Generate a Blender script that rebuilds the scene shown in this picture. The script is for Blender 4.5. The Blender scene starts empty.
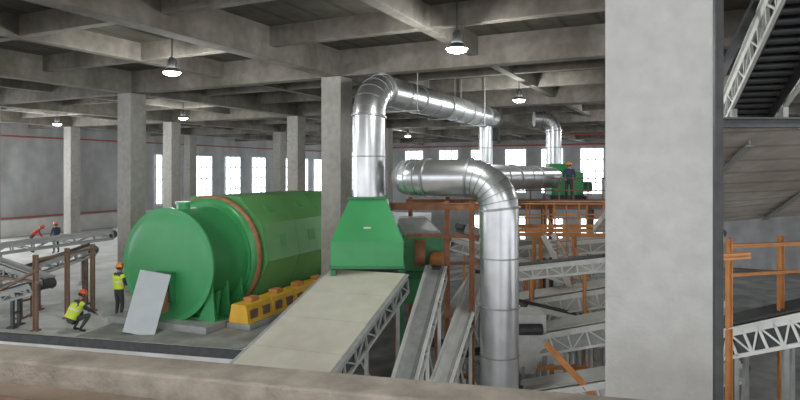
import bpy, bmesh, math, random
from mathutils import Vector, Matrix
random.seed(7)
V=Vector
scene=bpy.context.scene
col=scene.collection
try: scene.view_settings.view_transform='Standard'
except Exception: pass

# ---------------------------------------------------------------- materials
def mat(name,c,rough=.6,metal=0,amt=.15,scale=3,bump=0,c2=None,emit=None,es=1,lines=None,stain=0,detail=6,spec=.5):
    m=bpy.data.materials.new(name); m.use_nodes=True
    nt=m.node_tree; N=nt.nodes; L=nt.links
    b=N['Principled BSDF']
    b.inputs['Roughness'].default_value=rough; b.inputs['Metallic'].default_value=metal
    b.inputs['Specular IOR Level'].default_value=spec
    tc=N.new('ShaderNodeTexCoord')
    no=N.new('ShaderNodeTexNoise'); no.inputs['Scale'].default_value=scale; no.inputs['Detail'].default_value=detail
    L.new(tc.outputs['Object'],no.inputs['Vector'])
    r=N.new('ShaderNodeValToRGB')
    a=c2 if c2 else tuple(x*(1-amt) for x in c); d=c if c2 else tuple(min(1,x*(1+amt)) for x in c)
    r.color_ramp.elements[0].position=.3; r.color_ramp.elements[1].position=.7
    r.color_ramp.elements[0].color=(*a,1); r.color_ramp.elements[1].color=(*d,1)
    L.new(no.outputs['Fac'],r.inputs['Fac'])
    out=r.outputs['Color']
    if stain:
        n2=N.new('ShaderNodeTexNoise'); n2.inputs['Scale'].default_value=.6; n2.inputs['Detail'].default_value=8
        mp=N.new('ShaderNodeMapping'); mp.inputs['Scale'].default_value=(1,1,.35)
        L.new(tc.outputs['Object'],mp.inputs['Vector']); L.new(mp.outputs['Vector'],n2.inputs['Vector'])
        r2=N.new('ShaderNodeValToRGB'); r2.color_ramp.elements[0].position=.38; r2.color_ramp.elements[1].position=.62
        k=1-stain
        r2.color_ramp.elements[0].color=(k,k*.97,k*.93,1); r2.color_ramp.elements[1].color=(1,1,1,1)
        L.new(n2.outputs['Fac'],r2.inputs['Fac'])
        mx=N.new('ShaderNodeMixRGB'); mx.blend_type='MULTIPLY'; mx.inputs[0].default_value=1
        L.new(out,mx.inputs[1]); L.new(r2.outputs['Color'],mx.inputs[2]); out=mx.outputs[0]
    if lines:
        sc,ang,k=lines
        mp=N.new('ShaderNodeMapping'); mp.inputs['Rotation'].default_value=ang
        w=N.new('ShaderNodeTexWave'); w.inputs['Scale'].default_value=sc; w.inputs['Distortion'].default_value=.3
        L.new(tc.outputs['Object'],mp.inputs['Vector']); L.new(mp.outputs['Vector'],w.inputs['Vector'])
        r3=N.new('ShaderNodeValToRGB'); r3.color_ramp.elements[0].position=.0; r3.color_ramp.elements[1].position=.12
        r3.color_ramp.elements[0].color=(k,k,k,1); r3.color_ramp.elements[1].color=(1,1,1,1)
        L.new(w.outputs['Fac'],r3.inputs['Fac'])
        mx=N.new('ShaderNodeMixRGB'); mx.blend_type='MULTIPLY'; mx.inputs[0].default_value=1
        L.new(out,mx.inputs[1]); L.new(r3.outputs['Color'],mx.inputs[2]); out=mx.outputs[0]
    L.new(out,b.inputs['Base Color'])
    if bump:
        bp=N.new('ShaderNodeBump'); bp.inputs['Strength'].default_value=bump; bp.inputs['Distance'].default_value=.02
        n3=N.new('ShaderNodeTexNoise'); n3.inputs['Scale'].default_value=scale*4; n3.inputs['Detail'].default_value=8
        L.new(tc.outputs['Object'],n3.inputs['Vector']); L.new(n3.outputs['Fac'],bp.inputs['Height']); L.new(bp.outputs['Normal'],b.inputs['Normal'])
    if emit:
        b.inputs['Emission Color'].default_value=(*emit,1); b.inputs['Emission Strength'].default_value=es
    return m

M_col =mat('concrete_column',(.42,.405,.375),.9,amt=.12,scale=5,bump=.3,stain=.25)
M_near=mat('concrete_column_fair',(.58,.58,.575),.9,amt=.07,scale=6,bump=.4,stain=.16)
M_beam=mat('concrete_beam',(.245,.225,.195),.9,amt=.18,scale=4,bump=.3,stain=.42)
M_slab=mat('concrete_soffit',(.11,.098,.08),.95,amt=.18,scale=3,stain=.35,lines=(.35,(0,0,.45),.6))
M_wall=mat('wall_render',(.50,.51,.52),.9,amt=.10,scale=1.2,stain=.22)
M_dado=mat('wall_whitewash',(.74,.74,.73),.8,amt=.08,scale=1.5,stain=.15)
M_floor=mat('floor_dusty',(.27,.265,.25),.8,amt=.25,scale=.7,stain=.35)
M_floor2=mat('floor_pale',(.82,.82,.80),.5,amt=.10,scale=.8,stain=.2)
M_deckc=mat('machine_plinth_concrete',(.36,.36,.34),.8,amt=.2,scale=1.5,stain=.3)
M_ledge=mat('ledge_concrete',(.40,.35,.295),.9,amt=.25,scale=5,bump=.8,stain=.35)
M_ledge2=mat('gallery_floor',(.30,.235,.185),.9,amt=.22,scale=3,bump=.4,stain=.3)
M_green=mat('green_paint',(.06,.36,.125),.36,amt=.06,scale=1.5,stain=.10)
M_green3=mat('green_casing_paint',(.15,.40,.135),.40,amt=.08,scale=.8,stain=.15)
M_green2=mat('green_paint_dark',(.03,.21,.08),.45,amt=.12,scale=2)
M_green4=mat('green_seam_paint',(.10,.33,.105),.5,amt=.1,scale=2)
M_galv=mat('galvanised_steel',(.62,.63,.64),.3,metal=.88,amt=.07,scale=3,detail=2)
M_seam=mat('galvanised_flange',(.34,.35,.35),.45,metal=.8,amt=.1,scale=8)
M_rust=mat('rust_red_primer',(.38,.17,.085),.65,amt=.25,scale=5)
M_orange=mat('orange_primer',(.58,.25,.08),.6,amt=.15,scale=4)
M_brown=mat('brown_steel',(.20,.11,.085),.65,amt=.25,scale=6)
M_yellow=mat('yellow_guard_paint',(.82,.47,.04),.45,amt=.12,scale=3)
M_black=mat('black_rubber',(.03,.03,.032),.7,amt=.3,scale=6)
M_dark=mat('dark_steel',(.08,.082,.085),.55,metal=.3,amt=.2,scale=5)
M_grey=mat('grey_steel',(.38,.39,.38),.5,metal=.2,amt=.15,scale=4)
M_pale=mat('pale_steel',(.74,.74,.71),.5,amt=.10,scale=4)
M_cream=mat('cream_board',(.68,.66,.56),.55,amt=.06,scale=2.5,stain=.12)
M_belt=mat('pale_dusty_belt',(.56,.56,.54),.7,amt=.12,scale=2.5,stain=.2)
M_sheet=mat('grey_sheet',(.48,.52,.53),.45,metal=.2,amt=.05,scale=3)
M_red=mat('red_pipe_paint',(.42,.10,.08),.5,amt=.1)
M_win=mat('window_daylight',(.9,.95,1),.3,amt=.02,emit=(.88,.95,1),es=4.4)
M_winadd=mat('window_daylight_strong',(.9,.95,1),.3,amt=.02,emit=(.9,.95,1),es=14)  # stronger glow, only for the added out-of-view windows
M_frame=mat('window_frame',(.42,.44,.45),.5,amt=.05)
M_lamp=mat('lamp_lens',(1,1,1),.3,amt=0,emit=(.97,1,.97),es=20)
M_house=mat('lamp_housing',(.30,.31,.31),.35,metal=.7,amt=.1)
M_skin=mat('skin',(.42,.24,.16),.6,amt=.05)
M_navy=mat('navy_fabric',(.05,.06,.10),.9,amt=.2,scale=20)
M_trou=mat('dark_trousers',(.06,.06,.065),.9,amt=.2,scale=20)
M_vest=mat('hi_vis_yellow',(.66,.80,.07),.7,amt=.08,scale=15)
M_refl=mat('reflective_strip',(.75,.75,.75),.4,amt=.05)
M_redc=mat('red_fabric',(.42,.05,.04),.85,amt=.15,scale=15)
M_helr=mat('helmet_red',(.75,.12,.04),.35,amt=.03)
M_hely=mat('helmet_orange',(.85,.30,.04),.35,amt=.03)
M_hair=mat('black_hair',(.02,.018,.016),.8)
M_white=mat('white_paint',(.75,.75,.73),.5,amt=.04)
M_wood=mat('weathered_timber',(.26,.17,.12),.8,amt=.2,scale=6)

# ---------------------------------------------------------------- mesh builder
class MB:
    def __init__(s): s.v=[];s.f=[];s.sm=[];s.mi=[]
    def add(s,vs,fs,smooth=False,mi=0):
        o=len(s.v); s.v+= [V(a) for a in vs]
        for f in fs: s.f.append([i+o for i in f]); s.sm.append(smooth); s.mi.append(mi)
        return s
    def box(s,c,size,ax=None,mi=0):
        c=V(c); ax=ax or (V((1,0,0)),V((0,1,0)),V((0,0,1)))
        vs=[]
        for k in (-.5,.5):
            for j in (-.5,.5):
                for i in (-.5,.5): vs.append(c+ax[0]*size[0]*i+ax[1]*size[1]*j+ax[2]*size[2]*k)
        s.add(vs,[(0,2,3,1),(4,5,7,6),(0,1,5,4),(2,6,7,3),(0,4,6,2),(1,3,7,5)],False,mi); return s
    def bar(s,p,q,w,h,up=(0,0,1),mi=0):
        p=V(p);q=V(q);d=(q-p);L=d.length;d=d/L
        u=V(up)
        if abs(d.dot(u))>.98: u=V((0,1,0))
        sd=d.cross(u).normalized(); uu=sd.cross(d)
        return s.box((p+q)/2,(w,L,h),(sd,d,uu),mi)
    def ibeam(s,p,q,w,h,t=.03,mi=0):
        p=V(p);q=V(q);z=V((0,0,1))
        s.bar(p+z*(h/2-t/2),q+z*(h/2-t/2),w,t,mi=mi); s.bar(p-z*(h/2-t/2),q-z*(h/2-t/2),w,t,mi=mi); s.bar(p,q,t,h-2*t,mi=mi); return s
    def ring_frame(s,d,ref=None):
        d=V(d).normalized(); u=V(ref) if ref else V((0,0,1))
        if abs(d.dot(u))>.95: u=V((0,1,0))
        a=d.cross(u).normalized(); b=a.cross(d).normalized(); return a,b
    def lathe(s,o,d,prof,seg=24,smooth=True,cap0=True,cap1=True,rot=0,mi=0):
        o=V(o); d=V(d).normalized(); a,b=s.ring_frame(d)
        vs=[];fs=[]
        for (t,r) in prof:
            for k in range(seg):
                an=2*math.pi*k/seg+rot; vs.append(o+d*t+a*(r*math.cos(an))+b*(r*math.sin(an)))
        for i in range(len(prof)-1):
            for k in range(seg):
                k2=(k+1)%seg; fs.append((i*seg+k,i*seg+k2,(i+1)*seg+k2,(i+1)*seg+k))
        s.add(vs,fs,smooth,mi)
        if cap0: s.add(vs[:seg],[tuple(range(seg))[::-1]],False,mi)
        if cap1: s.add(vs[-seg:],[tuple(range(seg))],False,mi)
        return s
    def cyl(s,p,q,r,r2=None,seg=14,caps=True,mi=0,smooth=True):
        p=V(p);q=V(q); return s.lathe(p,q-p,[(0,r),((q-p).length,r if r2 is None else r2)],seg,smooth,caps,caps,mi=mi)
    def sweep(s,pts,r,seg=20,caps=True,mi=0):
        pts=[V(p) for p in pts]; n=len(pts)
        T=[]
        for i in range(n):
            if i==0:t=pts[1]-pts[0]
            elif i==n-1:t=pts[-1]-pts[-2]
            else:t=(pts[i+1]-pts[i]).normalized()+(pts[i]-pts[i-1]).normalized()
            T.append(t.normalized())
        a,b=s.ring_frame(T[0]); vs=[];fs=[]
        for i in range(n):
            if i: 
                a=(a-T[i]*a.dot(T[i])).normalized()
                b=a.cross(T[i]).normalized()
            for k in range(seg):
                an=2*math.pi*k/seg; vs.append(pts[i]+a*r*math.cos(an)+b*r*math.sin(an))
        for i in range(n-1):
            for k in range(seg):
                k2=(k+1)%seg; fs.append((i*seg+k,i*seg+k2,(i+1)*seg+k2,(i+1)*seg+k))
        s.add(vs,fs,True,mi)
        if caps: s.add(vs[:seg],[tuple(range(seg))[::-1]],False,mi); s.add(vs[-seg:],[tuple(range(seg))],False,mi)
        return s
    def prism(s,poly,z0,z1,mi=0):
        n=len(poly); vs=[V((x,y,z0)) for x,y in poly]+[V((x,y,z1)) for x,y in poly]
        fs=[tuple(range(n))[::-1],tuple(range(n,2*n))]+[(i,(i+1)%n,(i+1)%n+n,i+n) for i in range(n)]
        return s.add(vs,fs,False,mi)
    def frustum(s,c0,s0,c1,s1,ax,mi=0):
        vs=[]
        for c,sz in ((c0,s0),(c1,s1)):
            c=V(c)
            for (i,j) in ((-.5,-.5),(.5,-.5),(.5,.5),(-.5,.5)): vs.append(c+ax[0]*sz[0]*i+ax[1]*sz[1]*j)
        return s.add(vs,[(3,2,1,0),(4,5,6,7),(0,1,5,4),(1,2,6,5),(2,3,7,6),(3,0,4,7)],False,mi)
    def ball(s,c,r,sc=(1,1,1),seg=16,rings=10,zmin=-1,mi=0):
        c=V(c);vs=[];fs=[]
        lo=math.asin(zmin)
        for i in range(rings+1):
            la=lo+(math.pi/2-lo)*i/rings
            for k in range(seg):
                lo2=2*math.pi*k/seg; vs.append(c+V((sc[0]*r*math.cos(la)*math.cos(lo2),sc[1]*r*math.cos(la)*math.sin(lo2),sc[2]*r*math.sin(la))))
        for i in range(rings):
            for k in range(seg):
                k2=(k+1)%seg; fs.append((i*seg+k,i*seg+k2,(i+1)*seg+k2,(i+1)*seg+k))
        return s.add(vs,fs,True,mi)
    def obj(s,name,mats,parent=None,bevel=0,label=None,cat=None,group=None,kind=None,origin=None):
        if not isinstance(mats,(list,tuple)): mats=[mats]
        if parent is not None: org=V(parent['base'])
        elif origin is not None: org=V(origin)
        else:
            xs=[v.x for v in s.v];ys=[v.y for v in s.v];zs=[v.z for v in s.v]
            org=V(((min(xs)+max(xs))/2,(min(ys)+max(ys))/2,min(zs)))
        me=bpy.data.meshes.new(name); me.from_pydata([tuple(v-org) for v in s.v],[],s.f)
        for m in mats: me.materials.append(m)
        for p,sm,mi in zip(me.polygons,s.sm,s.mi): p.use_smooth=sm; p.material_index=mi
        bm=bmesh.new(); bm.from_mesh(me); bmesh.ops.recalc_face_normals(bm,faces=bm.faces); bm.to_mesh(me); bm.free()
        me.update()
        ob=bpy.data.objects.new(name,me); col.objects.link(ob)
        if parent is not None: ob.parent=parent
        else: ob.location=org
        if bevel:
            b=ob.modifiers.new('bevel','BEVEL'); b.width=bevel; b.segments=2; b.limit_method='ANGLE'
        if label: ob['label']=label
        if cat: ob['category']=cat
        if group: ob['group']=group
        if kind: ob['kind']=kind
        return ob

def thing(name,base,label,cat,group=None):
    e=bpy.data.objects.new(name,None); e.empty_display_size=.2; e.location=V(base); e['base']=tuple(base)
    e['label']=label; e['category']=cat
    if group: e['group']=group
    col.objects.link(e); return e
def dup(root,loc,rotz=None,label=None):
    r=root.copy(); r.location=V(loc); r['base']=tuple(loc)
    if rotz is not None: r.rotation_euler=(0,0,rotz)
    if label: r['label']=label
    col.objects.link(r)
    def rec(a,b):
        for c in a.children:
            n=c.copy(); n.parent=b; col.objects.link(n); rec(c,n)
    rec(root,r)
    return r

# building axes (hall is turned ~26 degrees relative to the viewing direction)
al=math.radians(25.84)
U1=V((math.sin(al),math.cos(al),0)); U2=V((-math.cos(al),math.sin(al),0)); Z=V((0,0,1))
P0=V((-2.06,19.6,0))
def B(s,t,z=0): return P0+U2*s+U1*t+Z*z
AX=(U2*-1,U1,Z)
GZ=0.0; MZ=4.75; EYE=9.5; CZ=12.5; SZ=13.35

# ---------------------------------------------------------------- shell
MB().box((0,30,-.15),(160,150,.3)).obj('floor',M_floor,kind='structure')
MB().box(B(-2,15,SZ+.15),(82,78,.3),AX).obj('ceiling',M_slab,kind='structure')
MB().box(B(33.3,12,6.75),(.6,76.0,13.5),AX).obj('wall_left',M_wall,kind='structure')
MB().box(B(-5,50.3,6.75),(76,.6,13.5),AX).obj('wall_back',M_wall,kind='structure')
MB().box(B(32.97,20,5.35),(.06,58.0,1.2),AX).obj('baseboard_left',M_dado,kind='structure')
# raised production floor (carries the drum)
poly=[(-4.2,15.8),(-.9,25.5),(1.0,35),(2.5,50),(3.5,67),(-13,69),(-28.5,40),(-36,23.2)]
MB().prism(poly,MZ-.4,MZ).obj('floor_raised',M_floor2,kind='structure')
MB().prism([(-4.22,15.86),(-1.0,25.4),(-.9,27.5),(-6.4,28.6),(-9.2,17.05)],MZ,MZ+.03).obj('machine_plinth',M_deckc,label='dusty grey concrete plinth under the green drum',cat='plinth')
m=MB(); m.bar((-4.18,15.74,MZ-.1),(-36,23.14,MZ-.1),.06,.24); m.bar((-4.14,15.76,MZ-.1),(-.86,25.5,MZ-.1),.06,.24); m.obj('trim_1',M_dark,kind='structure')
# windows
wn=[0]
def window(c,w,h,ax,rows,cols,wm=None):
    wn[0]+=1; m=MB(); c=V(c)
    m.box(c,(w,.04,h),ax,mi=0)
    nf=ax[1]*-.04
    for i in range(cols+1): m.box(c+nf+ax[0]*(-w/2+w*i/cols),(.10,.08,h+.1),ax,mi=1)
    for j in range(rows+1): m.box(c+nf+Z*(-h/2+h*j/rows),(w,.08,.10),ax,mi=1)
    m.obj('window_%d'%wn[0],[wm or M_win,M_frame],kind='structure')
AXL=(U1,U2,Z)
for t in (19.6,23.4,28.2,32.4,36.6,40.8,45,48.6): window(B(32.96,t,8.65),2.3,4.5,AXL,4,3)
for t in (4.5,-1.5,-7.5,-13.5): window(B(32.96,t,8.9),4.2,5.6,AXL,4,4,M_winadd)  # unseen windows added outside the view to brighten the raised floor
for s in (29,24.5,20,15.5,11.5,7.4,3.3,-.9,-5.2,-9.5,-14,-19,-24,-29): window(B(s,49.96,9.4),2.4,4.9,(U2*-1,U1,Z),4,3)
for s in (11.5,7.4,3.3,-.9,-5.2): window(B(s,49.96,3.0),2.3,2.6,(U2*-1,U1,Z),2,3)

# columns
def column(c,w,z0,z1,m,label,name='concrete_column',bev=.02):
    return MB().box((c.x,c.y,(z0+z1)/2),(w,w,z1-z0),AX).obj(name,m,bevel=bev,label=label,cat='column',group='concrete columns of the hall')
LC='square cast concrete column holding up the beam ceiling'
for (i,j) in ((0,0),(1,0),(2,0),(1,1),(2,1),(3,1),(1,2),(2,2),(3,2),(-1,0),(-1,1),(-1,2)):
    c=B(9.5*i,11*j)
    lb=LC
    if (i,j)==(0,0): lb='square concrete column behind the silver ducts and green hood'
    if (i,j)==(1,0): lb='square concrete column standing beside the green drum'
    column(c,.74,0,CZ,M_col,lb)
nc=V((2.42,5.6,0))
column(nc,.86,0,CZ,M_near,'broad pale smooth concrete column beside the gallery ledge',bev=.015)

# beams
gb='concrete ceiling beams'
def beam(p,q,w,z0,z1,lb):
    MB().bar(p+Z*((z0+z1)/2),q+Z*((z0+z1)/2),w,z1-z0).obj('ceiling_beam',M_beam,bevel=.02,label=lb,cat='beam',group=gb)
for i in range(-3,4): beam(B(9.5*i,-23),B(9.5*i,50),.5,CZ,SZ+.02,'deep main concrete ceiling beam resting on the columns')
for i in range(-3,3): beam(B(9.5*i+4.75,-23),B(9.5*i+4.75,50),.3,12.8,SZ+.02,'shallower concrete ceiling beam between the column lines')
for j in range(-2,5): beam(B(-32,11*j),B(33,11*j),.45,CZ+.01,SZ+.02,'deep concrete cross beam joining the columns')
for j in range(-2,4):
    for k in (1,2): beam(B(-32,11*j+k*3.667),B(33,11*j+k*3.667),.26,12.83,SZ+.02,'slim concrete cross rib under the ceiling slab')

# near gallery: floor slab, curb
e0=V((-7.5,5.93,0)); e1=V((3.6,3.15,0)); ed=(e1-e0).normalized(); en=V((ed.y,-ed.x,0))  # toward camera
if en.y>0: en=-en
def q(p): return (p.x,p.y)
MB().prism([q(e0+en*.2),q(e1+en*.2),q(e1+en*9),q(e0+en*9)],7.5,7.93).obj('floor_gallery',M_ledge2,kind='structure')
MB().prism([q(e0),q(e1),q(e1+en*.34),q(e0+en*.34)],7.45,8.1).obj('concrete_ledge',M_ledge,bevel=.02,label='low rough dusty concrete curb along the gallery edge',cat='ledge')
MB().cyl(e0+en*.50+Z*7.955,e0+en*.70+ed*6.6+Z*7.955,.025,seg=10).obj('steel_rod',M_brown,label='long thin rusty steel rod lying on the gallery floor',cat='rod')
MB().box(e0+en*.98+ed*4.2+Z*7.945,(5.2,.16,.03),(ed,en,Z)).obj('timber_board',M_wood,bevel=.005,label='long flat weathered board lying beside the curb',cat='board')

# red sprinkler pipes
def pipe(p,q_,r,lb): MB().cyl(p,q_,r,seg=10).obj('sprinkler_pipe',M_red,label=lb,cat='pipe',group='red wall pipes')
pipe(B(32.8,-5,11.9),B(32.8,49.5,11.9),.06,'thin red fire pipe running high along the wall')
pipe(B(32.8,8,6.1),B(32.8,19,6.1),.06,'thin red fire pipe running low along the wall')
pipe(B(32,49.75,12.25),B(-30,49.75,12.25),.09,'thin red fire pipe running under the ceiling beams')
pipe(B(-1,30,12.2),B(-30,30,12.2),.06,'thin red fire pipe hung under the ceiling beams')

# ---------------------------------------------------------------- lamps
def lamp_master(loc):
    x,y,z=loc
    e=thing('high_bay_lamp',loc,'round high bay lamp glowing white, hung from a ceiling beam','lamp','high bay lamps')
    MB().cyl((x,y,z+.42),(x,y,SZ-.0),.018,seg=8).obj('hanging_rod',M_dark,e)
    MB().lathe((x,y,z+.12),Z,[(0,.12),(.05,.13),(.22,.12),(.30,.05)],16).obj('lamp_housing',M_house,e)
    MB().lathe((x,y,z),Z,[(0,.25),(.03,.25),(.13,.13)],24,cap0=False,cap1=False).obj('lamp_shade',M_house,e)
    MB().lathe((x,y,z+.005),Z,[(-.09,.10),(-.06,.2),(.01,.24)],24,cap0=True,cap1=True).obj('lamp_lens',M_lamp,e)
    ld=bpy.data.lights.new('lamp_light','POINT'); ld.energy=330; ld.shadow_soft_size=.12; ld.color=(.97,1,.97)
    lo=bpy.data.objects.new('lamp_light',ld); lo.parent=e; lo.location=(0,0,-.24); col.objects.link(lo)
    return e
L0=lamp_master((1.26,13.3,12.18))
for (px,d,z) in ((-6.27,16.5,12.18),(4.56,23,12.18),(-11.2,31,12.18),(-20,35,12.18),(.6,46,12.1),(-30.1,60,11.7),(13.3,33,12.2),(13.9,22,12.2),(-3.5,3.0,12.2),(3.8,-1.5,12.2),(8.5,6.5,12.2)):  # last three are unseen lamps added to brighten the gallery end
    dup(L0,(px,d,z))

# ---------------------------------------------------------------- DRUM
dv=V((.375,.927,0)).normalized(); dw=V((dv.y,-dv.x,0)); A=V((-7.12,18.35,6.60))
DA=(dw,dv,Z)
drum=thing('rotary_drum',(A.x,A.y,MZ),'large green rotary drum with rust coloured ring and long panelled casing','industrial drum')
MB().lathe(A,dv,[(-.10,.4),(-.09,1.2),(-.05,1.5),(0,1.66),(0,1.72),(.06,1.72),(.06,1.68),(1.9,1.68)],64,cap0=True,cap1=True).obj('end_housing',M_green,drum)
MB().lathe(A+dv*-.02,dv,[(0,1.75),(.07,1.75)],64).obj('flange',M_green,drum)
MB().lathe(A+dv*1.75,dv,[(0,1.78),(.1,1.78)],64).obj('flange',M_green,drum)
MB().lathe(A+dv*1.95+Z*.06,dv,[(0,1.85),(0,1.98),(.18,1.98),(.18,1.85)],64).obj('tyre_ring',M_rust,drum,label='rust coloured steel running ring')
MB().lathe(A+dv*1.8+Z*.05,dv,[(0,1.75),(0,1.9),(.5,1.9)],64).obj('inner_shell',M_green,drum)
prof=[]
for an in (-40,-6,28,62,118,152,186,220): prof.append((2.12*math.cos(math.radians(an)),2.12*math.sin(math.radians(an))+.12))
n=len(prof); m=MB(); vs=[]
for t in (2.25,8.6): vs+=[A+dv*t+dw*x+Z*y for x,y in prof]
m.add(vs,[(i,(i+1)%n,(i+1)%n+n,i+n) for i in range(n)]+[tuple(range(n)),tuple(range(n,2*n))[::-1]]); m.obj('casing',M_green3,drum)
for k in range(4):
    vs=[]
    for t in (2.23+k*2.0,2.27+k*2.0): vs+=[A+dv*t+dw*x*1.005+Z*y*1.005 for x,y in prof]
    MB().add(vs,[(i,(i+1)%n,(i+1)%n+n,i+n) for i in range(n)]+[tuple(range(n)),tuple(range(n,2*n))[::-1]]).obj('casing_seam',M_green4,drum)
for fi,(w_,l_) in ((1,(.40,.42)),(2,(.28,.34))):
    for k in range(3):
        p1=V((prof[fi][0],prof[fi][1],0)); p2=V((prof[fi+1][0],prof[fi+1][1],0)); mid=(p1+p2)/2; tg=(p2-p1).normalized(); nr=V((tg.y,-tg.x,0))
        c=A+dv*(3.25+k*2.0)+dw*(mid.x+nr.x*.012)+Z*(mid.y+nr.y*.012)
        MB().box(c,(w_,l_,.05),((dw*tg.x+Z*tg.y),dv,(dw*nr.x+Z*nr.y))).obj('access_panel',M_green4,drum,bevel=.01)
m=MB(); m.cyl(A+dv*.7+Z*1.5,A+dv*.7+Z*1.88,.2,seg=20); m.cyl(A+dv*.7+Z*1.84,A+dv*.7+Z*1.90,.25,seg=20); m.obj('inlet_nozzle',M_green,drum)
MB().box(A+dv*-.16+dw*.1-Z*.62,(.5,.14,.75),DA).obj('feed_opening',M_black,drum,label='dark square feed opening')
m=MB()
for s_ in (-1,1):
    m.box(A+dv*-.18+dw*(.1+s_*.28)-Z*.62,(.08,.2,.88),DA); m.box(A+dv*-.18+dw*.1-Z*(.62+s_*.41),(.64,.2,.08),DA)
m.obj('opening_frame',M_green2,drum)
MB().frustum(A+dv*-.4+dw*.1-Z*1.35,(.35,.3),A+dv*-.25+dw*.12-Z*.75,(.3,.3),DA).obj('feed_chute',M_rust,drum)
# saddles
for t in (.45,1.5):
    m=MB(); 
    c=A+dv*t; zb=MZ+.22-A.z
    pr2=[(-1.5,zb),(1.5,zb),(1.62,-.75),(1.2,-1.05),(.6,-1.5),(0,-1.62),(-.6,-1.5),(-1.2,-1.05),(-1.62,-.75)]
    n=len(pr2); vs=[c+dw*a+Z*b-dv*.06 for a,b in pr2]+[c+dw*a+Z*b+dv*.06 for a,b in pr2]
    m.add(vs,[tuple(range(n)),tuple(range(n,2*n))[::-1]]+[(i,(i+1)%n,(i+1)%n+n,i+n) for i in range(n)])
    m.box(c+Z*(zb+.03),(3.5,.5,.06),DA)
    m.obj('saddle',M_green,drum)
for t in (.1,.8,1.5):
    m=MB()
    m.add([A+dv*t+dw*1.6-Z*.5,A+dv*t+dw*1.72+Z*(MZ+.2-A.z),A+dv*t+dw*1.1+Z*(MZ+.2-A.z),A+dv*(t+.06)+dw*1.6-Z*.5,A+dv*(t+.06)+dw*1.72+Z*(MZ+.2-A.z),A+dv*(t+.06)+dw*1.1+Z*(MZ+.2-A.z)],[(0,1,2),(3,5,4),(0,3,4,1),(1,4,5,2),(2,5,3,0)])
    m.obj('gusset',M_green,drum)
MB().box(A+dv*4.1+Z*(MZ+.13-A.z),(3.8,9.2,.2),DA).obj('base_frame',M_grey,drum,bevel=.01)
for k in range(3): MB().box(A+dv*(3.3+k*2.1)+Z*(MZ+.44-A.z),(2.8,.3,.5),DA).obj('support_block',M_dark,drum)
# yellow drive guards, a close low row of panelled covers
gy=None
for k in range(6):
    c=A+dv*(1.0+k*1.32)+dw*2.36+Z*(MZ+.03-A.z)
    if gy is None:
        gy=thing('drive_unit',tuple(c),'low yellow orange drive cover with dark slots beside the drum','machine guard','drive units along the drum'); 
        MB().box(c+Z*.08,(.84,1.31,.16),DA).obj('plinth',M_grey,gy,bevel=.01)
        MB().frustum(c+Z*.16,(.72,1.28),c+Z*.72,(.52,1.26),DA).obj('guard',M_yellow,gy,bevel=.02)
        for j in (-.32,.32): MB().box(c+dw*.315+dv*j+Z*.42,(.06,.36,.26),DA).obj('vent_slots',M_brown,gy)
        MB().box(c+Z*.78,(.3,.4,.14),DA).obj('terminal_box',M_orange,gy,bevel=.02)
    else: dup(gy,tuple(c))
# leaning sheet
pc=V((-7.5,17.20,MZ+.03)); up=V((.17,.30,1)).normalized(); sx=V((1,.05,0)).normalized(); sx=(sx-up*sx.dot(up)).normalized(); ny=sx.cross(up)
MB().box(pc+up*.9,(.92,.03,1.8),(sx,ny,up)).obj('sheet_panel',M_sheet,bevel=.004,label='grey metal sheet leaning against the drum end',cat='metal sheet')

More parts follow.
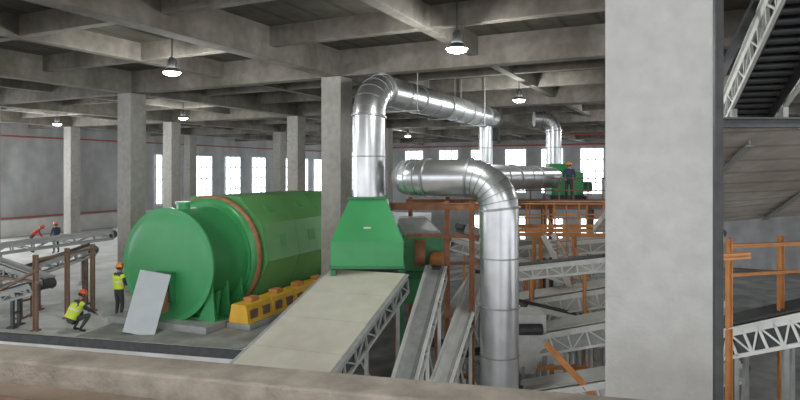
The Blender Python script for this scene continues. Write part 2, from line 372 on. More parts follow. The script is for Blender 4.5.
# ---------------------------------------------------------------- conveyors
def conveyor(label,p0,p1,w,fm,bm_,depth=.35,legs=(),nroll=8,brace=6,cover=False,name='belt_conveyor',legm=None,skirt=None,tn=.05,rollm=None,toprolls=False):
    p0=V(p0);p1=V(p1); d=(p1-p0);L=d.length;d/=L; sd=d.cross(Z).normalized(); up=sd.cross(d)
    ax=(sd,d,up); base=(p0.x,p0.y,min([g for _,g in legs]+[p0.z-depth]))
    e=thing(name,base,label,'conveyor')
    mid=(p0+p1)/2
    if cover:
        n=int(L/1.25)
        m=MB()
        for i in range(n): m.box(p0+d*(L*(i+.5)/n)+up*.08,(w*.97,L/n-.012,.03),ax)
        m.obj('cover_board',bm_,e)
        MB().box(mid+up*.03,(w*.9,L,.04),ax).obj('belt',M_black,e)
    else:
        m=MB(); 
        a=w*.42;vs=[];fs=[]
        pr=[(-a,.12),(-a*.5,0),(a*.5,0),(a,.12),(a,.09),(a*.5,-.03),(-a*.5,-.03),(-a,.09)]
        for t in (0,L): vs+=[p0+d*t+sd*x+up*y for x,y in pr]
        fs=[(i,(i+1)%8,(i+1)%8+8,i+8) for i in range(8)]+[tuple(range(8)),tuple(range(8,16))[::-1]]
        m.add(vs,fs); m.obj('belt',bm_,e)
    for s_ in (-1,1):
        m=MB(); o=sd*s_*w*.5
        m.bar(p0+o,p1+o,tn,.16,up=up); m.bar(p0+o+up*.07+sd*s_*.03,p1+o+up*.07+sd*s_*.03,.08,.02,up=up)
        if depth>.2:
            m.bar(p0+o-up*depth,p1+o-up*depth,tn,.07,up=up)
            for i in range(brace+1):
                a=p0+d*(L*i/brace)+o; m.bar(a,a-up*depth,.05,.05,up=d)
                if i<brace:
                    b=p0+d*(L*(i+1)/brace)+o
                    if i%2: m.bar(a,b-up*depth,.035,.035,up=up)
                    else: m.bar(a-up*depth,b,.035,.035,up=up)
        m.obj('side_frame',fm,e)
        if skirt: MB().bar(p0+sd*s_*(w*.5-.06)-up*depth*.5,p1+sd*s_*(w*.5-.06)-up*depth*.5,.02,depth*.85,up=up).obj('side_skirt',skirt,e)
    for i in range(nroll):
        c=p0+d*(L*(i+.5)/nroll)
        m=MB(); m.cyl(c-sd*w*.47-up*(.13 if not cover else .2),c+sd*w*.47-up*(.13 if not cover else .2),.055,seg=10)
        m.obj('roller',rollm or M_grey,e)
        if toprolls:
            for s_ in (-1,1): MB().cyl(c+sd*s_*w*.30+up*.03,c+sd*s_*w*.52+up*.17,.06,seg=10).obj('idler_roller',toprolls,e)
    for c in (p0,p1):
        MB().cyl(c-sd*w*.45-up*.12,c+sd*w*.45-up*.12,.16,seg=18).obj('pulley',M_dark,e)
    for fr,g in legs:
        c=p0+d*L*fr-up*(depth+.03)
        m=MB()
        for s_ in (-1,1): 
            a=c+sd*s_*w*.47; m.bar(a,(a.x,a.y,g),.09,.09); m.box((a.x,a.y,g+.02),(.25,.25,.04))
        a=c+sd*w*.47;b=c-sd*w*.47
        zm=(g+c.z)/2
        m.bar((a.x,a.y,zm),(b.x,b.y,zm),.06,.06)
        if c.z-g>1.2: m.bar((a.x,a.y,zm),(b.x,b.y,c.z-.1),.05,.05); m.bar((a.x,a.y,g+.3),(b.x,b.y,zm),.05,.05)
        m.obj('leg',legm or fm,e)
    return e
# main covered conveyor
cp1=V((-.86,16.1,6.70)); cdir=V((-.37,-1,-.30)); cp0=cp1+cdir*8.2
mc=conveyor('wide inclined conveyor covered with cream boards, feeding the green hood',cp0,cp1,2.22,M_grey,M_cream,depth=.42,legs=((.15,0),(.42,0),(.7,0),(.93,0)),nroll=14,brace=16,cover=True,legm=M_grey,skirt=M_dark)
# conveyors alongside
conveyor('narrow grey inclined belt conveyor with pale frame beside the covered one',(-.25,12.4,3.9),(1.05,17.2,6.7),.5,M_pale,M_grey,depth=.4,legs=((.2,0),(.5,0),(.8,0)),nroll=12,brace=12,skirt=M_dark)
conveyor('narrow pale inclined conveyor rising beside the rust steel frame',(.55,13.6,3.5),(2.5,18.9,6.3),.45,M_pale,M_belt,depth=.35,legs=((.2,0),(.6,0)),nroll=12,brace=12,skirt=M_dark)
# left conveyors
conveyor('thin pale inclined conveyor frame rising behind the workers',(-14.6,18.9,5.4),(-11.1,21.6,6.75),.5,M_grey,M_dark,depth=.3,legs=((.3,MZ),(.6,MZ),(.93,MZ)),nroll=8,brace=8,legm=M_brown)
conveyor('thin grey inclined conveyor frame beyond the workers',(-17.5,23,6.3),(-12.2,25.5,6.9),.6,M_grey,M_belt,depth=.3,legs=((.3,MZ),(.8,MZ)),nroll=8,brace=8,legm=M_grey)
conveyor('grey conveyor frame sloping down past the timber posts',(-15.2,20.4,6.9),(-11.2,19.1,6.0),.45,M_grey,M_belt,depth=.3,legs=((.2,MZ),(.8,MZ)),nroll=8,brace=8,legm=M_brown)
conveyor('low thin grey conveyor frame in front of the timber posts',(-14.0,18.0,5.2),(-11.2,18.3,6.0),.4,M_grey,M_dark,depth=.25,legs=((.2,MZ),(.8,MZ)),nroll=8,brace=6,legm=M_dark)
# right-centre conveyors
conveyor('long pale belt conveyor rising through the steel frames',(3.4,21.6,4.7),(10.0,19.4,6.3),1.8,M_pale,M_belt,depth=.5,legs=((.1,0),(.4,0),(.8,0)),nroll=12,brace=12,skirt=M_belt,legm=M_grey)
conveyor('wide pale inclined belt conveyor with grey supports',(3.2,18.6,4.3),(8.8,16.4,6.0),1.6,M_pale,M_belt,depth=.5,legs=((.1,0),(.3,0),(.5,0),(.85,0)),nroll=12,brace=12,skirt=M_grey,legm=M_grey)
conveyor('pale high conveyor crossing under the steel deck',(3.2,26.2,6.0),(12.5,23.6,7.2),1.4,M_pale,M_belt,depth=.45,legs=((.1,0),(.5,0),(.9,0)),nroll=10,brace=12,skirt=M_belt,legm=M_grey)
conveyor('dark low conveyor behind the silver duct',(1.6,23,2.2),(7.8,21.4,3.9),1.1,M_grey,M_black,depth=.35,legs=((.1,0),(.5,0),(.9,0)),nroll=10,brace=8)
conveyor('pale narrow conveyor climbing away between the steel posts',(1.3,20.8,3.6),(5.2,28.2,6.6),.8,M_pale,M_belt,depth=.35,legs=((.1,0),(.4,0),(.7,0)),nroll=10,brace=8)
conveyor('pale conveyor sloping down past the silver duct',(2.2,25.5,6.6),(8.6,24.8,4.8),1.0,M_pale,M_belt,depth=.4,legs=((.1,0),(.5,0),(.9,0)),nroll=10,brace=12,skirt=M_belt,legm=M_orange)
conveyor('low pale conveyor near the hall floor',(3.2,16.3,3.5),(8.0,14.2,5.1),1.3,M_pale,M_belt,depth=.4,legs=((.2,0),(.45,0),(.7,0)),nroll=10,brace=10,legm=M_grey,skirt=M_belt)
conveyor('slim dark-belted conveyor crossing between the hoppers',(3.6,20.6,6.1),(9.0,18.8,7.0),.7,M_pale,M_dark,depth=.35,legs=((.15,0),(.45,0),(.8,0)),nroll=10,brace=12,legm=M_orange,skirt=M_belt)
conveyor('pale conveyor sloping down in front of the hopper',(3.9,19.2,5.2),(8.6,20.4,3.9),.8,M_pale,M_dark,depth=.35,legs=((.15,0),(.45,0),(.8,0)),nroll=10,brace=12,legm=M_grey,skirt=M_grey)
conveyor('distant pale conveyor crossing near the back windows',(2.5,31.5,4.2),(13.5,29.5,6.3),1.2,M_pale,M_belt,depth=.4,legs=((.1,0),(.5,0),(.9,0)),nroll=10,brace=8,skirt=M_belt)
conveyor('distant grey conveyor sloping toward the back wall',(3.5,34,6.4),(11,37,3.4),1.1,M_grey,M_belt,depth=.4,legs=((.1,0),(.5,0),(.9,0)),nroll=10,brace=8,skirt=M_grey)
# right side ones
conveyor('steep overhead conveyor with pale side rails and black belt',(7.15,12.7,10.5),(4.95,6.7,12.25),.85,M_pale,M_black,depth=.4,legs=((.06,9.35),(.3,9.9)),nroll=22,brace=12,rollm=M_dark,toprolls=M_dark,skirt=M_dark,legm=M_grey)
conveyor('grey overhead conveyor rising beside the ramp slab',(9.6,13.2,10.6),(8.0,7.0,12.4),.9,M_grey,M_black,depth=.5,legs=((.1,9.1),(.35,9.7)),nroll=16,brace=10,rollm=M_dark)
conveyor('broad inclined conveyor with pale frame and dark belt',(5.7,12.8,5.9),(8.9,10.4,7.5),1.5,M_pale,M_dark,depth=.45,legs=((.1,0),(.3,0),(.5,0),(.8,0)),nroll=20,brace=16,rollm=M_dark,legm=M_grey,skirt=M_dark)
conveyor('lower inclined conveyor with grey frame and black belt',(5.0,11.0,4.7),(8.4,8.8,6.1),1.3,M_pale,M_black,depth=.45,legs=((.15,0),(.35,0),(.6,0)),nroll=20,brace=16,rollm=M_dark,legm=M_grey,skirt=M_black)

# ---------------------------------------------------------------- green hood
hx,hy=-.88,16.95
HA=(V((1,0,0)),V((0,1,0)),Z)
hood=thing('extraction_hood',(hx,hy,0),'green steel extraction hood with tapered top over the conveyor end','hood')
MB().box((hx,hy,7.24),(1.95,1.95,.68),HA).obj('skirt',M_green,hood,bevel=.01)
MB().frustum((hx,hy,7.58),(1.95,1.95,),(hx,hy,8.72),(.98,.98),HA).obj('tapered_top',M_green,hood,bevel=.01)
for zz_,ww in ((6.9,2.03),(8.73,1.1)): MB().box((hx,hy,zz_),(ww,ww,.06)).obj('rim',M_green2,hood)
MB().box((hx,hy,7.58),(1.98,1.98,.04)).obj('rim',M_green,hood)
MB().box((hx,hy-.82,7.92),(.2,.02,.11),(V((1,0,0)),V((0,.9,.42)).normalized(),V((0,-.42,.9)).normalized())).obj('name_plate',M_white,hood)
for sx_ in (-.9,.9):
    for sy_ in (-.9,.9): MB().box((hx+sx_,hy+sy_,3.42),(.14,.14,6.84)).obj('support_leg',M_green2,hood)
MB().box((hx,hy+.1,6.55),(1.8,1.4,.65)).obj('chute',M_dark,hood)

# ---------------------------------------------------------------- ducts
def bend(p,c,q_,r,n=6):
    p=V(p);c=V(c);q_=V(q_); a=(p-c).normalized(); b=(q_-c).normalized()
    ang=a.angle(b); t=r/math.tan(ang/2); s=c+a*t; e=c+b*t
    ctr=c+(a+b).normalized()*(r/math.sin(ang/2)); u=(s-ctr); w=(e-ctr); om=u.angle(w)
    return [ctr+(u*math.sin((1-k/n)*om)+w*math.sin(k/n*om))/math.sin(om) for k in range(n+1)]
def duct(label,corners,r,rb,base,spacing=1.3,name='ventilation_duct',n=6,caps=True):
    e=thing(name,base,label,'duct')
    pts=[V(corners[0])]; rings=[]
    secs=[]
    for i in range(1,len(corners)-1):
        bp=bend(corners[i-1],corners[i],corners[i+1],rb,n); secs.append((pts[-1].copy(),bp[0])); pts+=bp; rings+= [(bp[k],(bp[min(k+1,n)]-bp[max(k-1,0)]).normalized(),k in (0,n)) for k in range(n+1)]
    secs.append((pts[-1].copy(),V(corners[-1]))); pts.append(V(corners[-1]))
    MB().sweep(pts,r,28,caps).obj('duct_shell',M_galv,e)
    for c,d,big in rings:
        MB().lathe(c-d*(.03 if big else .012),d,[(0,r+(.045 if big else .012)),(.06 if big else .024,r+(.045 if big else .012))],28).obj('flange' if big else 'seam',M_seam,e)
    for a,b in secs:
        L=(b-a).length; d=(b-a).normalized(); k=int(L/spacing)
        for j in range(1,k+1):
            c=a+d*(L*j/(k+1)); MB().lathe(c-d*.02,d,[(0,r+.012 if j%2 else r+.035),(.04,r+.012 if j%2 else r+.035)],28).obj('seam' if j%2 else 'flange',M_seam,e)
    return e
h1=11.85
end1=V((hx,hy,h1))+U1*11.5
duct('silver duct rising from the green hood and running below the ceiling',[(hx,hy,8.76),(hx,hy,h1),end1],.46,.85,(hx,hy,8.76))
# hangers
for t in (2.2,5.5,9):
    c=V((hx,hy,h1))+U1*t
    m=MB(); 
    for s_ in (-1,1): m.bar(c+U2*s_*.52-Z*.5,c+U2*s_*.52+Z*(SZ-h1),.025,.025)
    m.bar(c+U2*-.56-Z*.5,c+U2*.56-Z*.5,.05,.04); m.obj('duct_hanger',M_grey,label='thin steel hanger frame carrying the silver duct',cat='hanger',group='duct hangers')
# damper at end
e=thing('duct_damper',tuple(end1-Z*.4),'narrow dark vertical damper at the end of the silver duct','damper')
MB().lathe(end1,U1,[(0,.4),(.0,.5),(.3,.5),(.3,.4)],28).obj('collar',M_dark,e)
MB().box(end1+U1*.45-Z*.25,(.5,.35,1.5),AX).obj('housing',M_black,e,bevel=.02)
# duct 2
zz=9.3
cA=V((2.5,15.1,1.2)); cB=V((2.5,15.1,zz)); 
cC=V((-.12,16.15,zz)); cD=V((7.0,27.6,9.15))
duct('large silver floor-standing duct bending over into a horizontal run',[cA,cB,cC,cD],.48,.78,(2.5,15.1,1.2),n=7)
tp=end1-U1*.75
duct('small silver duct dropping from the end of the ceiling duct',[(tp.x,tp.y,11.42),(tp.x,tp.y,1.0)],.3,.3,(tp.x,tp.y,1.0),1.0)
# far elbow duct
duct('silver elbow duct dropping onto a green machine',[(6.45,28.9,11.95),(7.4,28.9,11.95),(7.4,28.9,9.8)],.36,.58,(7.4,28.9,9.8),1.0)

# ---------------------------------------------------------------- steel structures
def frame(label,posts,z0,z1,beams,m_,cat='steel frame',name='support_structure',rails=None,deck=None,pw=.16,railm=None):
    e=thing(name,(posts[0][0],posts[0][1],z0),label,cat)
    for (x,y) in posts:
        m=MB(); m.box((x,y,(z0+z1)/2),(pw,pw*.25,z1-z0)); 
        m.box((x-pw*.45,y,(z0+z1)/2),(pw*.2,pw,z1-z0)); m.box((x+pw*.45,y,(z0+z1)/2),(pw*.2,pw,z1-z0)); m.box((x,y,z0+.02),(pw*2,pw*2,.04))
        m.obj('post',m_,e)
    for a,b,h in beams: MB().ibeam(a,b,.14 if pw>.12 else .09,h).obj('cross_beam',m_,e)
    if deck: 
        (x0,y0,x1,y1,z)=deck; MB().prism([(x0,y0),(x1,y0),(x1,y1),(x0,y1)],z,z+.05).obj('deck_plate',M_brown,e)
    if rails:
        for a,b,n in rails:
            m=MB()
            a=V(a);b=V(b)
            for h in (.55,1.08): m.cyl(a+Z*h,b+Z*h,.028,seg=8)
            for k in range(n+1): c=a+(b-a)*k/n; m.cyl(c,c+Z*1.08,.028,seg=8)
            m.bar(a+Z*.08,b+Z*.08,.02,.14)
            m.obj('guard_rail',railm or m_,e)
    return e
frame('rust coloured steel frame standing around the silver duct',[(1.36,17.4),(2.05,17.1),(1.6,20.2),(2.9,20.0),(.35,20.1)],0,8.6,
 [((-.3,17.45,8.45),(2.6,17.2,8.45),.2),((.2,20.0,8.45),(3.2,20.0,8.45),.16),((1.36,17.4,8.45),(1.6,20.2,8.45),.14),((2.05,17.1,8.45),(2.9,20,8.45),.14),
  ((.2,17.4,7.6),(2.3,17.2,7.6),.1),((.35,20,6.4),(2.9,20,6.4),.1),((1.36,17.4,5.3),(2.05,17.1,5.3),.1),((1.36,17.4,3.6),(2.05,17.1,3.6),.1)],M_rust,pw=.13)
frame('brown steel access platform carrying the green fan machine',[(4.7,26),(6.2,26),(6.55,26),(8.2,26),(9.6,26),(4.7,30),(7.2,30),(9.6,30)],0,8.0,
 [((4.4,26,7.9),(10,26,7.9),.22),((4.4,30,7.9),(10,30,7.9),.22),((4.7,26,7.9),(4.7,30,7.9),.2),((7.2,26,7.9),(7.2,30,7.9),.2),((9.6,26,7.9),(9.6,30,7.9),.2),((4.7,26,6.9),(9.6,26,6.9),.12)],M_brown,name='access_platform',cat='platform',deck=(4.4,25.9,10,30.1,8.02),rails=[((4.4,25.95,8.07),(10,25.95,8.07),9),((4.4,25.95,8.07),(4.4,30,8.07),4)],pw=.14)
frame('lower steel walkway with orange guard rail among the conveyors',[(3.6,22.9),(5.1,22.8),(5.35,22.8),(6.6,22.7),(9,22.5),(3.8,24.6),(9.2,24.4)],0,7.1,
 [((3.3,22.9,7.05),(9.3,22.5,7.05),.14),((3.6,22.9,7.05),(3.8,24.6,7.05),.12),((3.3,24.6,7.05),(9.3,24.4,7.05),.12),((5.1,22.8,7.0),(6.6,22.7,5.6),.09)],M_orange,name='walkway',cat='walkway',rails=[((3.3,22.9,7.13),(9.3,22.5,7.13),8),((3.3,24.6,7.13),(9.3,24.4,7.13),6)],railm=M_orange,pw=.12)
frame('orange steel frame with sloping stringer between the conveyors',[(4.3,17.0),(4.95,17.0)],0,4.0,[((3.9,17.0,3.9),(5.3,17.0,3.9),.1),((3.7,15.2,5.1),(5.0,14.9,3.7),.2)],M_orange,pw=.1)
frame('orange steel guard frame beside the inclined conveyor',[(6.25,11.4),(7.55,11.9)],0,8.2,[((6.25,11.4,8.05),(9.0,12.2,8.05),.07),((6.25,11.4,7.5),(9,12.2,7.5),.05)],M_orange,pw=.09)
frame('tall orange steel post with short bracket beside the pale column',[(4.15,7.9)],0,8.45,[((4.15,7.9,8.35),(4.7,8.1,8.35),.08)],M_orange,pw=.11)
frame('weathered timber post frame standing on the raised floor',[(-10.75,17.7),(-10.65,19.2),(-10.35,20.2)],MZ,7.0,[((-12.8,18.7,6.2),(-10.6,17.65,6.2),.06),((-10.75,17.7,6.85),(-10.3,20.4,6.85),.07),((-13.4,18.4,5.2),(-10.6,17.65,6.6),.06)],M_wood,pw=.11,cat='post frame')
# steel stair
st=thing('steel_stair',(6.9,21.2,3.3),'pale grey steel stair rising to the walkway','stair')
sa=V((7.2,20.9,3.4)); sb_=V((5.5,22.3,7.1)); sdv=(sb_-sa).normalized(); ssd=sdv.cross(Z).normalized()
for s_ in (-1,1): MB().bar(sa+ssd*s_*.4,sb_+ssd*s_*.4,.04,.2).obj('stringer',M_pale,st)
for k in range(1,16): MB().box(sa.lerp(sb_,k/16),(.76,.24,.03),(ssd,Z.cross(ssd),Z)).obj('tread',M_grey,st)
for s_ in (-1,1):
    m=MB(); m.cyl(sa+ssd*s_*.4+Z*.95,sb_+ssd*s_*.4+Z*.95,.025,seg=8)
    for k in range(5): c=sa.lerp(sb_,k/4)+ssd*s_*.4; m.cyl(c,c+Z*.95,.02,seg=8)
    m.obj('handrail',M_orange,st)
# crusher behind the hood
cr=thing('crusher',(.6,18.9,0),'bulky green crusher with orange drive parts behind the extraction hood','machine')
MB().box((.55,19.1,6.45),(1.5,1.3,2.1)).obj('body',M_green,cr,bevel=.03)
MB().frustum((.55,19.1,7.5),(1.5,1.3),(.4,19.1,8.0),(.8,.9),HA).obj('inlet',M_grey,cr)
MB().cyl((.45,18.1,7.0),(.75,18.1,7.0),.38,seg=24).obj('flywheel',M_rust,cr)
MB().lathe((.9,18.2,6.75),(1,0,0),[(0,.18),(.03,.27),(.5,.27),(.55,.2)],20).obj('motor',M_orange,cr)
MB().box((.75,18.3,6.3),(1.1,.3,.2)).obj('motor_bracket',M_green2,cr)
for x in (-.1,1.2):
    for y in (18.55,19.65): MB().box((x,y,2.7),(.13,.13,5.4)).obj('leg',M_rust,cr)
# green fan machine on platform
fm=thing('fan_machine',(7.8,28.6,8.07),'green steel fan machine standing on the access platform','machine')
MB().box((7.85,28.7,8.85),(1.5,1.2,1.1)).obj('body',M_green,fm,bevel=.03)
MB().frustum((7.6,28.7,9.4),(1.1,1.0),(7.45,28.8,9.8),(.75,.7),HA).obj('inlet',M_green,fm)
MB().box((7.85,28.7,8.19),(1.7,1.5,.24)).obj('base',M_dark,fm)
MB().cyl((8.6,28.6,8.7),(9.1,28.6,8.7),.25,seg=18).obj('motor',M_green2,fm)
# grey hoppers among conveyors
gm=thing('transfer_hopper',(4.9,19.9,0),'pale steel transfer hopper on legs between the pale conveyors','hopper')
MB().frustum((4.9,19.9,2.2),(.6,.6),(4.9,19.9,3.2),(1.4,1.2),HA).obj('hopper_body',M_pale,gm,bevel=.01)
MB().box((4.9,19.9,3.4),(1.4,1.2,.4)).obj('hopper_rim',M_pale,gm,bevel=.01)
for a in (-.6,.6):
    for b in (-.5,.5): MB().box((4.9+a,19.9+b,1.6),(.1,.1,3.2)).obj('leg',M_grey,gm)
sc_=thing('screening_machine',(3.75,17.6,0),'pale steel box shaped screening machine beside the silver duct','machine')
MB().box((3.75,17.9,4.8),(1.0,1.0,1.0)).obj('body',M_pale,sc_,bevel=.03)
MB().frustum((3.75,17.9,3.5),(.4,.5),(3.75,17.9,4.3),(.95,.95),HA).obj('outlet',M_pale,sc_)
MB().cyl((3.3,17.3,4.9),(4.1,17.3,4.9),.16,seg=16).obj('motor',M_dark,sc_)
for a in (-.45,.45):
    for b in (-.4,.4): MB().box((3.75+a,17.9+b,2.15),(.1,.1,4.3)).obj('leg',M_grey,sc_)

# right side: sloping slab soffit, dark beam
def quadslab(name,pts,th,m_,**k):
    vs=[V(p) for p in pts]+[V(p)+Z*th for p in pts]
    return MB().add(vs,[(3,2,1,0),(4,5,6,7),(0,1,5,4),(1,2,6,5),(2,3,7,6),(3,0,4,7)]).obj(name,m_,**k)
M_soff=mat('board_marked_soffit',(.60,.56,.50),.9,amt=.14,scale=3,stain=.3,lines=(.45,(0,0,math.pi/2),.7))
quadslab('ramp_slab',[(4.2,9.2,10.05),(11.5,9.2,10.35),(14.5,16.2,8.6),(5.2,16.2,7.8)],.18,M_soff,label='sloping board-marked concrete ramp slab overhead',cat='ramp')
for x0,x1 in ((5.6,6.9),(7.6,9.6)):
    MB().ibeam((x0,9.6,9.88+.04*(x0-4.2)),(x1,15.8,7.86+.085*(x1-5.2)),.12,.12,.02).obj('ramp_support',M_grey,label='grey steel joist running under the sloping ramp slab',cat='joist')
MB().ibeam((3.6,8.9,10.2),(8.5,8.9,10.2),.2,.15,.025).obj('steel_beam',M_dark,label='dark horizontal steel I-beam beside the concrete column',cat='beam')
MB().bar((3.86,7.3,0),(3.86,7.3,12.6),.1,.1).obj('steel_post',M_dark,label='slim dark steel post behind the pale column',cat='post')
MB().bar((4.3,8.75,10.1),(5.5,8.75,12.6),.1,.1).obj('steel_brace',M_dark,label='dark diagonal steel brace above the horizontal beam',cat='brace')

# ---------------------------------------------------------------- people
def skinmesh(chains,name):
    bm=bmesh.new(); lay=bm.verts.layers.skin.verify(); idx={}
    first=True
    for ch in chains:
        prev=None
        for (key,p,r) in ch:
            if key in idx: v=idx[key]
            else:
                v=bm.verts.new(p); idx[key]=v; v[lay].radius=(r,r)
                if first: v[lay].use_root=True; first=False
            if prev is not None and prev is not v:
                try: bm.edges.new((prev,v))
                except ValueError: pass
            prev=v
    me=bpy.data.meshes.new(name); bm.to_mesh(me); bm.free()
    ob=bpy.data.objects.new(name,me); col.objects.link(ob)
    ob.modifiers.new('s','SKIN').use_smooth_shade=True
    sb=ob.modifiers.new('ss','SUBSURF'); sb.levels=1; sb.render_levels=1
    bpy.context.view_layer.update()
    ev=ob.evaluated_get(bpy.context.evaluated_depsgraph_get())
    m2=bpy.data.meshes.new_from_object(ev)
    bpy.data.objects.remove(ob); 
    m2.materials.clear()
    return m2
def person(loc,yaw,J,label,jacket,vest=None,helmet=M_helr):
    e=thing('person',loc,label,'person')
    e.rotation_euler=(0,0,yaw)
    g=lambda k:V(J[k])
    ch=[[('pel',g('pel'),.13),('wai',g('wai'),.13),('che',g('che'),.155),('nb',g('neck')-(g('neck')-g('che'))*.25,.09),('neck',g('neck'),.058),('head0',g('head')-V((0,0,.05)),.075),('head1',g('head')+V((0,0,.04)),.088),('head2',g('head')+V((0,0,.09)),.06)]]
    hd=g('head')
    for s_,S in ((-1,'L'),(1,'R')):
        ch.append([('pel',0,0),('hip'+S,g('hip'+S),.095),('kn'+S,g('kn'+S),.065),('cf'+S,g('kn'+S).lerp(g('an'+S),.35),.06),('an'+S,g('an'+S),.042),('toe'+S,g('toe'+S),.04)])
        ch.append([('che',0,0),('sh'+S,g('sh'+S),.066),('el'+S,g('el'+S),.046),('wr'+S,g('wr'+S),.028)])
        w=g('wr'+S); d=(w-g('el'+S)).normalized(); sd=d.cross(V((0,0,1)))
        if sd.length<.2: sd=V((0,1,0))
        sd.normalize(); nn=sd.cross(d)
        pm=w+d*.07
        ch.append([('wr'+S,0,0),('pm'+S,pm,.028)])
        for k,(o,ln) in enumerate(((-.03,.07),(-.01,.085),(.01,.08),(.03,.062))):
            b=pm+sd*o+d*.02
            ch.append([('pm'+S,0,0),('f%d'%k+S,b+d*ln*.5,.009),('g%d'%k+S,b+d*ln*.85+nn*-.03,.008)])
        ch.append([('pm'+S,0,0),('th'+S,w+d*.06-sd*.05,.011),('ti'+S,w+d*.1-sd*.065-nn*.015,.009)])
    me=skinmesh([[ (k,V(p) if not isinstance(p,int) else V((0,0,0)),r) for k,p,r in c] for c in ch],'body')
    for m_ in (jacket,M_trou,M_skin,M_black): me.materials.append(m_)
    for p in me.polygons:
        c=p.center; p.use_smooth=True
        if (c-hd).length<.17 and c.z>g('neck').z-.02 or (c-g('neck')).length<.06: i=2
        elif min((c-(g('wr'+S)+(g('wr'+S)-g('el'+S)).normalized()*.09)).length for S in 'LR')<.105: i=2
        else:
            leg=min(min((c-g('kn'+S)).length,(c-g('an'+S)).length,(c-g('hip'+S)).length,(c-g('kn'+S).lerp(g('hip'+S),.5)).length,(c-g('kn'+S).lerp(g('an'+S),.5)).length) for S in 'LR')
            arm=min(min((c-g('el'+S)).length,(c-g('wr'+S)).length,(c-g('sh'+S)).length,(c-g('wr'+S).lerp(g('el'+S),.5)).length) for S in 'LR')
            tor=min((c-g('che')).length,(c-g('wai')).length)
            i=1 if leg<min(arm,tor)*.95 else 0
            if i==1 and min(min((c-g('toe'+S)).length,(c-g('an'+S)).length) for S in 'LR')<.1: i=3
        p.material_index=i
    b=bpy.data.objects.new('body',me); b.parent=e; col.objects.link(b)
    fwd=V(J.get('look',(0,1,0))).normalized(); rt=fwd.cross(Z).normalized(); hu=rt.cross(fwd)
    def part(mb,name,m_):
        o=mb.obj(name,m_,origin=(0,0,0)); o.parent=e; o.location=(0,0,0); return o
    for s_ in (-1,1):
        part(MB().ball(hd+fwd*.082+rt*s_*.032+hu*.015,.013,seg=8,rings=6),'eye',M_white)
        part(MB().ball(hd+rt*s_*.088,.028,(.5,1,1),seg=8,rings=6),'ear',M_skin)
    part(MB().lathe(hd+fwd*.08+hu*.01,(fwd*.5-hu).normalized(),[(0,.006),(.04,.018),(.05,.008)],8),'nose',M_skin)
    part(MB().box(hd+fwd*.085-hu*.055,(.045,.012,.01),(rt,fwd,hu)),'mouth',M_redc)
    part(MB().lathe(hd-fwd*.01+hu*.0,hu,[(-.05,.085),(.0,.098),(.03,.1)],16,cap0=False),'hair',M_hair)
    if helmet:
        m=MB(); m.lathe(hd+hu*.03,hu,[(0,.145),(.008,.147),(.012,.122),(.05,.118),(.09,.1),(.12,.06),(.132,.015)],20,cap0=True)
        m.box(hd+hu*.036+fwd*.13,(.14,.09,.01),(rt,fwd,hu)); m.bar(hd+hu*.155-fwd*.05,hd+hu*.155+fwd*.05,.03,.02,up=hu)
        part(m,'helmet',helmet)
    if vest:
        pe=g('pel')*.8+g('wai')*.2; c=g('che'); nk=c+(g('neck')-c)*.42
        axd=(nk-pe); axd.normalize()
        rr=V((1,0,0)); rr=(rr-axd*rr.dot(axd)).normalized(); ff=rr.cross(axd)*-1
        m=MB(); vs=[];seg=20
        st=[(pe,.2,.175),(pe.lerp(g('wai'),.7),.195,.17),(g('wai').lerp(c,.45),.2,.18),(g('wai').lerp(c,.62),.205,.185),(c,.225,.185),(c.lerp(nk,.6),.215,.165),(nk,.12,.12)]
        for (o,ax_,by) in st:
            for k in range(seg):
                an=2*math.pi*k/seg; vs.append(o+rr*ax_*math.cos(an)+ff*by*math.sin(an))
        for i in range(len(st)-1):
            for k in range(seg):
                k2=(k+1)%seg; m.f.append([i*seg+k,i*seg+k2,(i+1)*seg+k2,(i+1)*seg+k]); m.sm.append(True); m.mi.append(1 if i==2 else 0)
        m.v=vs
        o=m.obj('vest',[vest,M_refl],origin=(0,0,0)); o.parent=e; o.location=(0,0,0)
        for S in 'LR':
            s0=g('sh'+S); d_=(g('el'+S)-s0)
            part(MB().lathe(s0-d_*.12,d_,[(0,.05),(.03,.085),(d_.length*.42,.075)],14,cap0=True,cap1=False),'vest_shoulder',vest)
    return e
stand=dict(pel=(0,0,.95),wai=(0,0,1.1),che=(0,.01,1.32),neck=(0,.01,1.52),head=(0,.03,1.64),
 hipL=(-.1,0,.9),knL=(-.11,.03,.5),anL=(-.12,0,.09),toeL=(-.13,.17,.045),hipR=(.1,0,.9),knR=(.12,.04,.5),anR=(.13,-.02,.09),toeR=(.15,.15,.045),
 shL=(-.19,0,1.42),elL=(-.25,.02,1.14),wrL=(-.22,.2,.98),shR=(.19,0,1.42),elR=(.24,.05,1.14),wrR=(.16,.28,1.05))
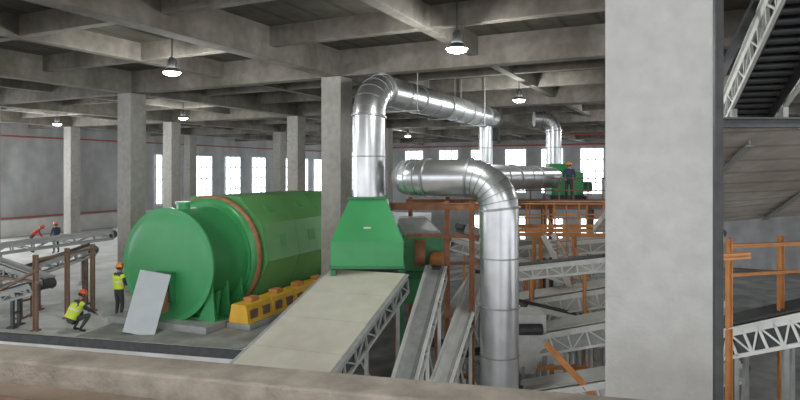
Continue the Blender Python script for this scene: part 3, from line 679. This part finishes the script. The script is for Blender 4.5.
bendp=dict(stand); bendp.update(wai=(0,.1,1.08),che=(0,.28,1.22),neck=(0,.44,1.34),head=(0,.53,1.42),shL=(-.19,.35,1.3),shR=(.19,.35,1.3),elL=(-.22,.42,1.02),elR=(.22,.44,1.02),wrL=(-.15,.56,.82),wrR=(.15,.58,.84),look=(0,.8,-.5))
crouch=dict(pel=(0,-.12,.40),wai=(0,-.06,.55),che=(0,.08,.76),neck=(0,.17,.96),head=(0,.22,1.08),
 hipL=(-.11,-.1,.37),knL=(-.2,.32,.54),anL=(-.16,.05,.09),toeL=(-.19,.22,.045),hipR=(.11,-.1,.37),knR=(.2,.36,.51),anR=(.16,.08,.09),toeR=(.2,.25,.045),
 shL=(-.19,.10,.87),elL=(-.24,.30,.66),wrL=(-.1,.50,.54),shR=(.19,.10,.87),elR=(.24,.32,.66),wrR=(.1,.54,.50),look=(0,.9,-.4))
person((-9.5,17.5,MZ),math.radians(-40),crouch,'crouching worker in yellow hi-vis vest and red helmet, hands forward',M_navy,M_vest,M_helr)
person((-8.95,19.1,MZ),math.radians(-30),stand,'standing worker in yellow hi-vis vest and orange helmet by the drum',M_navy,M_vest,M_hely)
person((-21.2,34.5,MZ),math.radians(-60),bendp,'worker in red jacket and helmet leaning forward behind the frames',M_redc,None,M_helr)
person((-19.6,34.2,MZ),math.radians(60),stand,'worker in dark jacket and red helmet standing behind the frames',M_navy,None,M_helr)
person((7.5,26.6,8.07),math.radians(160),stand,'worker in dark clothes standing on the steel access platform',M_navy,None,M_hely)

# ---------------------------------------------------------------- light & camera
w=bpy.data.worlds.new('World'); scene.world=w; w.use_nodes=True
bg=w.node_tree.nodes['Background']; bg.inputs[0].default_value=(.94,.96,1,1); bg.inputs[1].default_value=2.25
cam=bpy.data.cameras.new('Camera'); co=bpy.data.objects.new('Camera',cam); col.objects.link(co)
co.location=(0,0,EYE); co.rotation_euler=(math.radians(90),0,0)
cam.sensor_width=36; cam.lens=27; cam.shift_y=-30/800; cam.clip_end=400; cam.clip_start=.05
scene.camera=co
